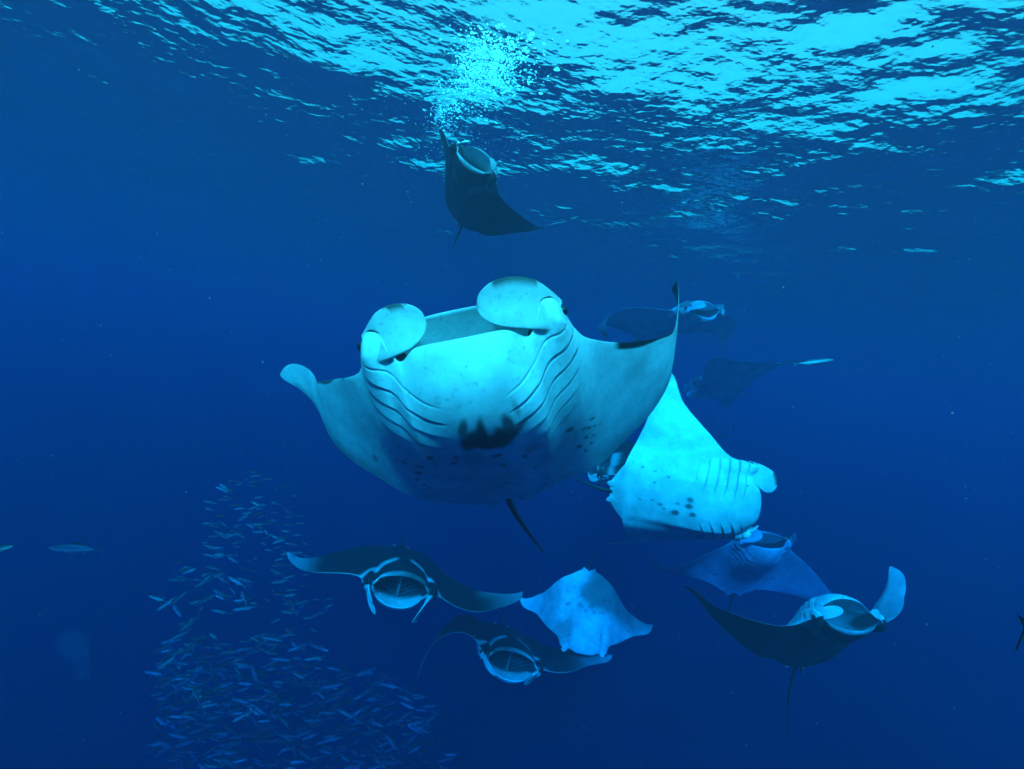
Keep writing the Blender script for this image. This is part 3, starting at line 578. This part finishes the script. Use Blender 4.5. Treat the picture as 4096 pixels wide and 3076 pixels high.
ZONES = [  # label, y range, x range, distance, number, left heading share, tilt, length
  ('small silver fish in the upper column of the school left of the largest ray', (1870, 2250), (820, 1240), (7.8, 10.2), 105, 0.9, 0.25, (0.11, 0.25)),
  ('small silver fish in the loose middle of the school, left of the open mouthed ray', (2250, 2600), (680, 1330), (7.4, 10.2), 80, 0.9, 0.25, (0.13, 0.32)),
  ('slim fish flashing bright on the left fringe of the school', (2270, 2830), (610, 830), (7.2, 8.4), 34, 0.75, 0.25, (0.20, 0.32)),
  ('dark blue fish in the dense lower mass of the school', (2600, 3076), (640, 1400), (7.8, 10.6), 78, 0.9, 0.26, (0.13, 0.30)),
]
for lab, yr, xr, dr, num, share, tilt, lr in ZONES:
    k_ = 0
    while k_ < num:
        px, py = fr.uniform(*xr), fr.uniform(*yr)
        if not inside_school(px, py): continue
        s = -1.0 if fr.random() < share else 1.0
        ang = fr.normal(0.10 if 'slim' not in lab else -0.45, tilt)
        hd = (s * math.cos(ang), math.sin(ang) * (1 if s > 0 else -1) * -1, fr.normal(0.1, 0.55))
        fish(at(px, py, fr.uniform(*dr)), hd, fr.normal(0, 0.4), fr.uniform(*lr), lab, 'school of small silver fish', int(fr.integers(0, 5)))
        k_ += 1
# the deeper part of the school, too dense and dim to tell the fish apart
V, F, C = [], [], []; base = 0
proto = FISH[0]; pv = np.array([v.co[:] for v in proto.vertices]); pf = [tuple(p.vertices) for p in proto.polygons]; pc = np.zeros(len(proto.vertices) * 4); proto.color_attributes['Col'].data.foreach_get('color', pc); pc = pc.reshape(-1, 4)[:, :3]
for _ in range(640):
    while True:
        px, py = fr.uniform(620, 1860), fr.uniform(2560, 3140)
        edge = np.interp(py, [2560, 2700, 2850, 3076, 3140], [1250, 1560, 1780, 1820, 1820])
        if px < edge and (py > 2640 or fr.random() < 0.4): break
    M_ = heading_matrix(at(px, py, fr.uniform(10.5, 14.0)), -1 if fr.random() < .8 else 1, fr.normal(0, .35), fr.normal(0, .6), fr.normal(0, .5), fr.uniform(.22, .44))
    Mn = np.array(M_); V.append(pv @ Mn[:3, :3].T + Mn[:3, 3]); F.extend(tuple(i + base for i in f) for f in pf); base += len(pv); C.append(pc)
so = mesh_obj('fish_school', np.concatenate(V), F, SILVER); set_colors(so, np.concatenate(C)); so['kind'] = 'stuff'
so['label'] = 'dim dense mass of fish at the bottom of the school'; so['category'] = 'fish school'

fish(at(312, 2192, 9.5), (-1, 0.08, 0.25), 0.1, 0.70, 'lone fish with forked tail left of the school, hardly brighter than the water', None, 1)
fish(at(14, 2192, 4.0), (1, 0.25, 0.3), 0.0, 0.16, 'tiny bright fish cut by the left picture edge', None, 0)
fish(at(3250, 1448, 8.2), (1, 0.12, 0.2), 0.9, 0.55, 'pale far off fish beside the thin tail of the faintest ray', None, 0)
fish(at(2338, 1862, 3.9), (-1, -0.1, 0.2), 0.2, 0.07, 'tiny shining fish just off the rear edge of the largest ray', None, 0)

# near dark fish of which only the forked tail reaches into the picture
BLACK = plain('dark_fish', (0.012, 0.016, 0.018), 0.5, 0.2)
me = FISH[0].copy(); me.materials.clear(); me.materials.append(BLACK)
o = bpy.data.objects.new('fish', me); col.objects.link(o)
tl = at(4066, 2528, 1.5); hd = (1.0, 0.10, -0.35)
xh = RT * hd[0] + UP * hd[1] - FWD * hd[2]; xh /= np.linalg.norm(xh)
o.matrix_world = heading_matrix(tl + xh * 0.17, *hd, 0.0, 0.34)
o['label'] = 'near black fish at right picture edge showing only its forked tail'; o['category'] = 'fish'

# ---------------------------------------------------------------- drifting jelly
m, t_, out = mat('jelly'); tr_ = t_.nodes.new('ShaderNodeBsdfTransparent'); df_ = t_.nodes.new('ShaderNodeBsdfTranslucent'); df_.inputs['Color'].default_value = (0.75, 0.55, 0.85, 1)
d2_ = t_.nodes.new('ShaderNodeBsdfDiffuse'); d2_.inputs['Color'].default_value = (0.55, 0.42, 0.7, 1); m1_ = t_.nodes.new('ShaderNodeMixShader'); m2_ = t_.nodes.new('ShaderNodeMixShader'); m2_.inputs['Fac'].default_value = 0.022
t_.links.new(df_.outputs[0], m1_.inputs[1]); t_.links.new(d2_.outputs[0], m1_.inputs[2]); t_.links.new(tr_.outputs[0], m2_.inputs[1]); t_.links.new(m1_.outputs[0], m2_.inputs[2]); t_.links.new(m2_.outputs[0], out.inputs['Surface'])
jr = bpy.data.objects.new('jellyfish', None); col.objects.link(jr); c0 = at(290, 2590, 3.0); jr.location = c0
jr['label'] = 'small lilac jelly drifting in the dark water at far left'; jr['category'] = 'jellyfish'
s_ = np.linspace(0, 1, 18)
pj = np.array([(RT * (-18 + 42 * q) + UP * (38 - 60 * q)) * 3.0 / 1900 for q in s_])
v, f = tube(pj, (34 * np.sin(np.pi * np.clip(s_ * 0.86 + 0.06, 0, 1)) ** 0.6) * 3.0 / 1900, 14); mesh_obj('bell', v, f, m, jr)
pj = np.array([(RT * (22 + 12 * q - 4 * q * q) + UP * (-18 - 62 * q)) * 3.0 / 1900 for q in s_])
v, f = tube(pj, (15 * (1 - 0.15 * s_) + 3 * np.sin(9 * s_)) * 3.0 / 1900, 12); mesh_obj('oral_arm', v, f, m, jr)

# ---------------------------------------------------------------- drifting plankton, bubbles at the wing tip, and rafts added as sun glare
PLK = plain('plankton', (0.32, 0.34, 0.34), 0.6, 0.1)
def specks(name, centers, radii, material):
    oct_v = np.array([(1, 0, 0), (-1, 0, 0), (0, 1, 0), (0, -1, 0), (0, 0, 1), (0, 0, -1)], float)
    oct_f = np.array([(0, 2, 4), (2, 1, 4), (1, 3, 4), (3, 0, 4), (2, 0, 5), (1, 2, 5), (3, 1, 5), (0, 3, 5)])
    r = np.random.default_rng(3); n = len(centers)
    sc = radii[:, None, None] * r.uniform(0.6, 1.3, (n, 6, 1))
    V = centers[:, None] + oct_v[None] * sc; F = (oct_f[None] + 6 * np.arange(n)[:, None, None]).reshape(-1, 3)
    o = mesh_obj(name, V.reshape(-1, 3), F, material); o['kind'] = 'stuff'; return o
pr = np.random.default_rng(9); n = 2600
cen = np.stack([pr.uniform(-4.5, 4.5, n), pr.uniform(1.6, 7.0, n), pr.uniform(-3.2, 3.6, n)], -1)
specks('plankton', cen, np.exp(pr.normal(math.log(0.0022), 0.45, n)), PLK)

m, t_, out = mat('foam_glare'); tl_ = t_.nodes.new('ShaderNodeBsdfTranslucent'); tl_.inputs['Color'].default_value = (0.95, 0.95, 0.95, 1)
df_ = t_.nodes.new('ShaderNodeBsdfDiffuse'); df_.inputs['Color'].default_value = (0.9, 0.9, 0.9, 1); mx_ = t_.nodes.new('ShaderNodeMixShader'); mx_.inputs['Fac'].default_value = 0.0
t_.links.new(tl_.outputs[0], mx_.inputs[1]); t_.links.new(df_.outputs[0], mx_.inputs[2]); t_.links.new(mx_.outputs[0], out.inputs['Surface']); FOAM_GLARE = m
def on_surface(px, py):
    d = ray(px, py); return d * (SURF / d[2])
pr = np.random.default_rng(19); V, F = [], []
def dome(c, r):
    """one bubble raft: a small irregular cap of foam, open below"""
    k = 7; b0 = len(V); rr = r * pr.uniform(0.6, 1.25, k); th = np.linspace(0, 2 * np.pi, k, endpoint=False) + pr.uniform(0, 6.28)
    V.append((c[0], c[1], c[2] - 0.25 * r))
    for i in range(k): V.append((c[0] + rr[i] * math.cos(th[i]), c[1] + rr[i] * math.sin(th[i]), c[2] + pr.normal(0, 0.1) * r))
    for i in range(k): F.append((b0, b0 + 1 + i, b0 + 1 + (i + 1) % k))
placed = []
for (px, py, sx, sy, n, r0) in ((1945, 285, 55, 55, 2600, 0.013), (1985, 205, 80, 55, 500, 0.013), (1835, 395, 50, 42, 350, 0.011), (1772, 450, 22, 34, 120, 0.012)):  # first two clusters stand in for the sun's bright spot, the others are wake
    for _ in range(n):
        p = on_surface(px + pr.normal(0, sx), py + pr.normal(0, sy)); r = r0 * math.exp(pr.normal(0, 0.45))
        if any((p[0] - q[0]) ** 2 + (p[1] - q[1]) ** 2 < (0.68 * (r + q[2])) ** 2 for q in placed): continue    # rafts lie side by side
        placed.append((p[0], p[1], r))
        p[2] = SURF + float(wave_height(np.array([p[0]]), np.array([p[1]]))[0]) - 0.03
        dome(p, r)
fo_ = mesh_obj('foam_glare', V, F, FOAM_GLARE); fo_['kind'] = 'stuff'
cs, rs = [], []
for (px, py, sx, sy, n, r0) in ((1800, 430, 60, 60, 260, 0.008), (1880, 540, 110, 40, 220, 0.006)):
    for _ in range(n):
        p = on_surface(px + pr.normal(0, sx), py + pr.normal(0, sy)); p[2] += -abs(pr.normal(0, 0.12)) - 0.2
        cs.append(p); rs.append(r0 * math.exp(pr.normal(0, 0.45)))
specks('bubbles', np.array(cs), np.array(rs), FOAM_GLARE)
